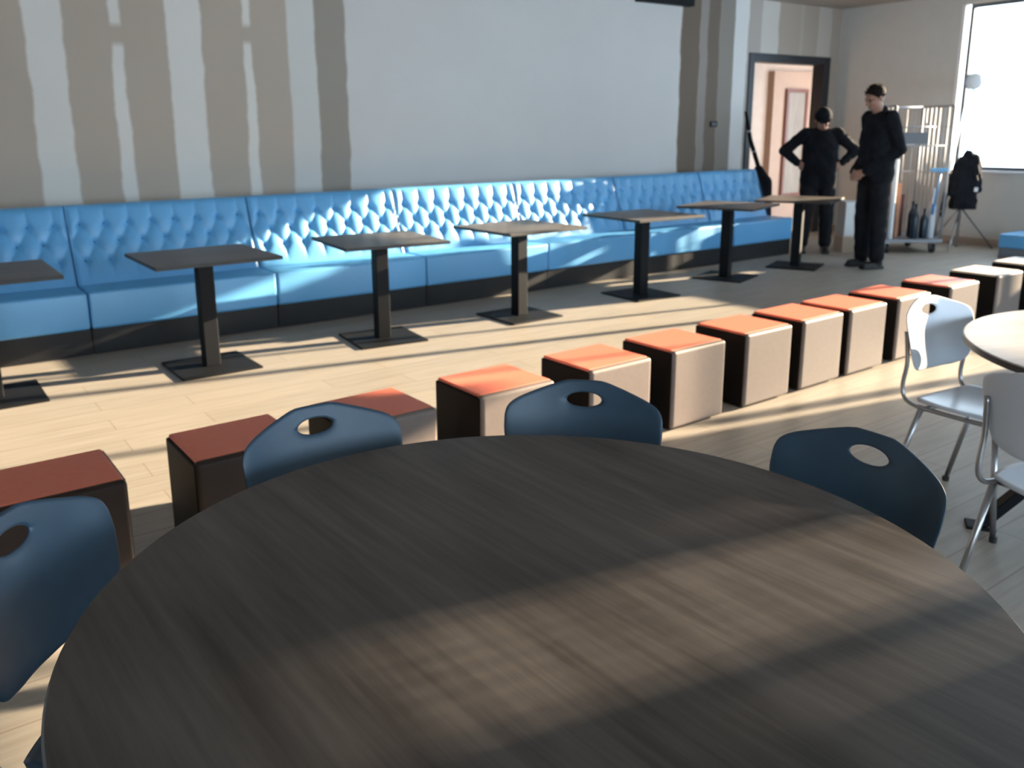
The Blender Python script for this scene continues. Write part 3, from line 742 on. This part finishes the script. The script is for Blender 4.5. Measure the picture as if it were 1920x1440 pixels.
o = cargo('spray_bottle', .61, .12, bottle(.60, .042), M_white, 'white bottle at the right side of the roll cage', 'bottle', bev=0)
# blue handled brush hung on the cage
b = thing('dust_brush', in_cage(CW-.10, -.028, 0), CR_, 'blue brush hanging on the front of the roll cage', 'brush')
bm = bmesh.new(); tube(bm, [(-.03, 0, .60), (.01, 0, .98)], .011, 8); finish(bm, 'handle', new_mat('light_blue_plastic', (.10, .36, .68), .4), b, smooth=True)
bm = bmesh.new(); box(bm, -.12, .09, -.015, .015, .98, 1.02); finish(bm, 'brush_head', new_mat('sky_blue_plastic', (.14, .42, .72), .4), b, bevel=.006)
bm = bmesh.new(); tube(bm, [(-.036, 0, .60), (-.045, 0, .47)], [.02, .015], 10); finish(bm, 'grip', new_mat('deep_blue_rubber', (.04, .2, .45), .5), b, smooth=True)
# white paper roll beside the cage
o = cargo('paper_roll', -.045, .04, (lambda q: (tube(q, [(0, 0, 0), (0, 0, .30)], .03, 16), q)[1])(bmesh.new()), M_reveal, 'white roll standing upright behind the tall worker', 'roll', z=0, bev=0)
o.location = in_cage(.10, .08, .17+0)
o.scale = (1, 1, 3.2)

# ------------------------------------------------------------------ work light on tripod, with clothes hanging on it
TX, TY = 10.90, 5.30
tr = thing('work_light_tripod', (TX, TY, 0), math.radians(-35), 'slim grey tripod lamp stand with round white head in front of the window', 'lamp')
bm = bmesh.new(); tube(bm, [(0, 0, .02), (0, 0, 1.1)], .016, 10); tube(bm, [(0, 0, 1.1), (.0, 0, 1.93)], .010, 10); finish(bm, 'pole', M_chrome, tr, smooth=True)
for a in (-10, 110, 230):
    a = math.radians(a); bm = bmesh.new(); tube(bm, [(.02*math.cos(a), .02*math.sin(a), .50), (.42*math.cos(a), .42*math.sin(a), .01)], .011, 8); finish(bm, 'leg', new_mat('grey_tube', (.16, .16, .17), .4, .4) if a < 1 else M_chrome, tr, smooth=True)
bm = bmesh.new(); bmesh.ops.create_uvsphere(bm, u_segments=20, v_segments=14, radius=.10, matrix=Matrix.Translation((0, 0, 2.03))@Matrix.Diagonal((1, .55, 1, 1)))
hd = finish(bm, 'lamp_head', M_reveal, tr, smooth=True)
bm = bmesh.new(); tube(bm, [(.115*math.cos(a), -.01, 2.03+.115*math.sin(a)) for a in [2*PI*i/24 for i in range(25)]], .008, 6, False); finish(bm, 'rim', M_zinc, hd, smooth=True)
# black jacket hung on the stand
jk = thing('jacket', (TX, TY, 0), math.radians(-35), 'black jacket hanging on the tripod stand under the window', 'jacket')
bm = bmesh.new()
cap(bm, (-.06, -.05, 1.08), .065, (-.08, -.06, .60), .085); cap(bm, (.07, -.05, 1.10), .075, (.06, -.06, .58), .085); cap(bm, (0, -.045, 1.16), .06, (0, -.06, .60), .09)
box(bm, -.16, .14, -.12, .0, .50, .62)
cap(bm, (-.12, -.04, 1.04), .045, (-.17, -.05, .70), .04); cap(bm, (.12, -.04, 1.08), .05, (.165, -.05, .74), .045)
remesh(bm, 'jacket_body', M_cloth, jk, .012, 4, .006)
bm = bmesh.new(); cap(bm, (-.20, -.02, .92), .03, (-.235, -.03, .42), .028); remesh(bm, 'sleeve', M_cloth, jk, .01, 3, .004)
bm = bmesh.new(); box(bm, .06, .105, -.155, -.148, .72, .77); finish(bm, 'white_patch', M_reveal, jk)
# grey pole leaning at the window frame
bm = bmesh.new(); tube(bm, [(10.62, 5.46, .0), (11.36, 5.62, 1.75)], .014, 10)
prop(finish(bm, 'leaning_pole', new_mat('grey_pole', (.20, .20, .21), .4, .3), None, smooth=True), 'thin grey pole leaning against the window beside the hanging jacket', 'pole')

# ------------------------------------------------------------------ black vacuum-like tool at the door frame
v = thing('vacuum_cleaner', (9.20, 7.22, 0), math.radians(-20), 'black upright vacuum cleaner with slanting handle leaning at the door frame behind the bench end', 'vacuum cleaner')
bm = bmesh.new(); cap(bm, (.28, 0, .20), .10, (.24, 0, .80), .115); cap(bm, (.24, 0, .80), .115, (.16, .0, .98), .06); box(bm, .12, .42, -.13, .13, .01, .16); remesh(bm, 'bag', M_cloth, v, .014, 3)
bm = bmesh.new(); tube(bm, [(.16, 0, 1.0), (.03, .02, 1.35), (-.06, .03, 1.72)], [.03, .026, .018], 10); h = finish(bm, 'handle', M_cloth, v, smooth=True)
bm = bmesh.new(); tube(bm, [(.085, .012, 1.205), (.078, .012, 1.225)], .030, 12); tube(bm, [(.0, .024, 1.46), (-.007, .024, 1.485)], .026, 12); finish(bm, 'silver_ring', M_zinc, h, smooth=True)

# ------------------------------------------------------------------ small wall switch, far blue ottoman, black box, white box
bm = bx(-.065, .065, -.018, 0, -.035, .035); o = finish(bm, 'wall_switch', M_metal, None, bevel=.004); o.location = (8.80, YD, 1.565)
prop(o, 'small black switch on the bare wall end left of the doorway', 'switch')
bm = bx(-.05, .05, -.004, .002, -.02, .02); finish(bm, 'rocker', M_frameblk, o).location = (0, -.018, 0)
ot = thing('low_ottoman', (10.50, 4.62, 0), math.radians(-90), 'low blue upholstered bench with grey base at the right edge under the window', 'bench')
finish(bx(0, .9, 0, .5, 0, .12), 'base', new_mat('grey_base', (.16, .17, .19), .5), ot, bevel=.004)
finish(cushion(-.01, .91, -.01, .51, .12, .28, .02), 'seat', M_blue, ot)
wb_ = thing('foam_box', (9.50, 5.97, 0), math.radians(-35), 'white box glowing in sunlight on the floor between the two workers', 'box')
finish(bx(0, .30, 0, .26, .20, .62), 'body', M_reveal, wb_, bevel=.006); finish(bx(-.01, .31, -.01, .27, .0, .20), 'stand', M_creampad, wb_, bevel=.004)
tb = thing('tool_case', (9.32, 5.60, 0), math.radians(-35), 'small black case on the floor left of the tall worker', 'case')
finish(bx(0, .22, 0, .16, 0, .24), 'body', M_metal, tb, bevel=.01)
bm = bmesh.new(); tube(bm, smooth_path([(.05, .08, .235), (.06, .08, .28), (.16, .08, .28), (.17, .08, .235)], 4), .008, 8); finish(bm, 'handle', M_glide, tb, smooth=True)
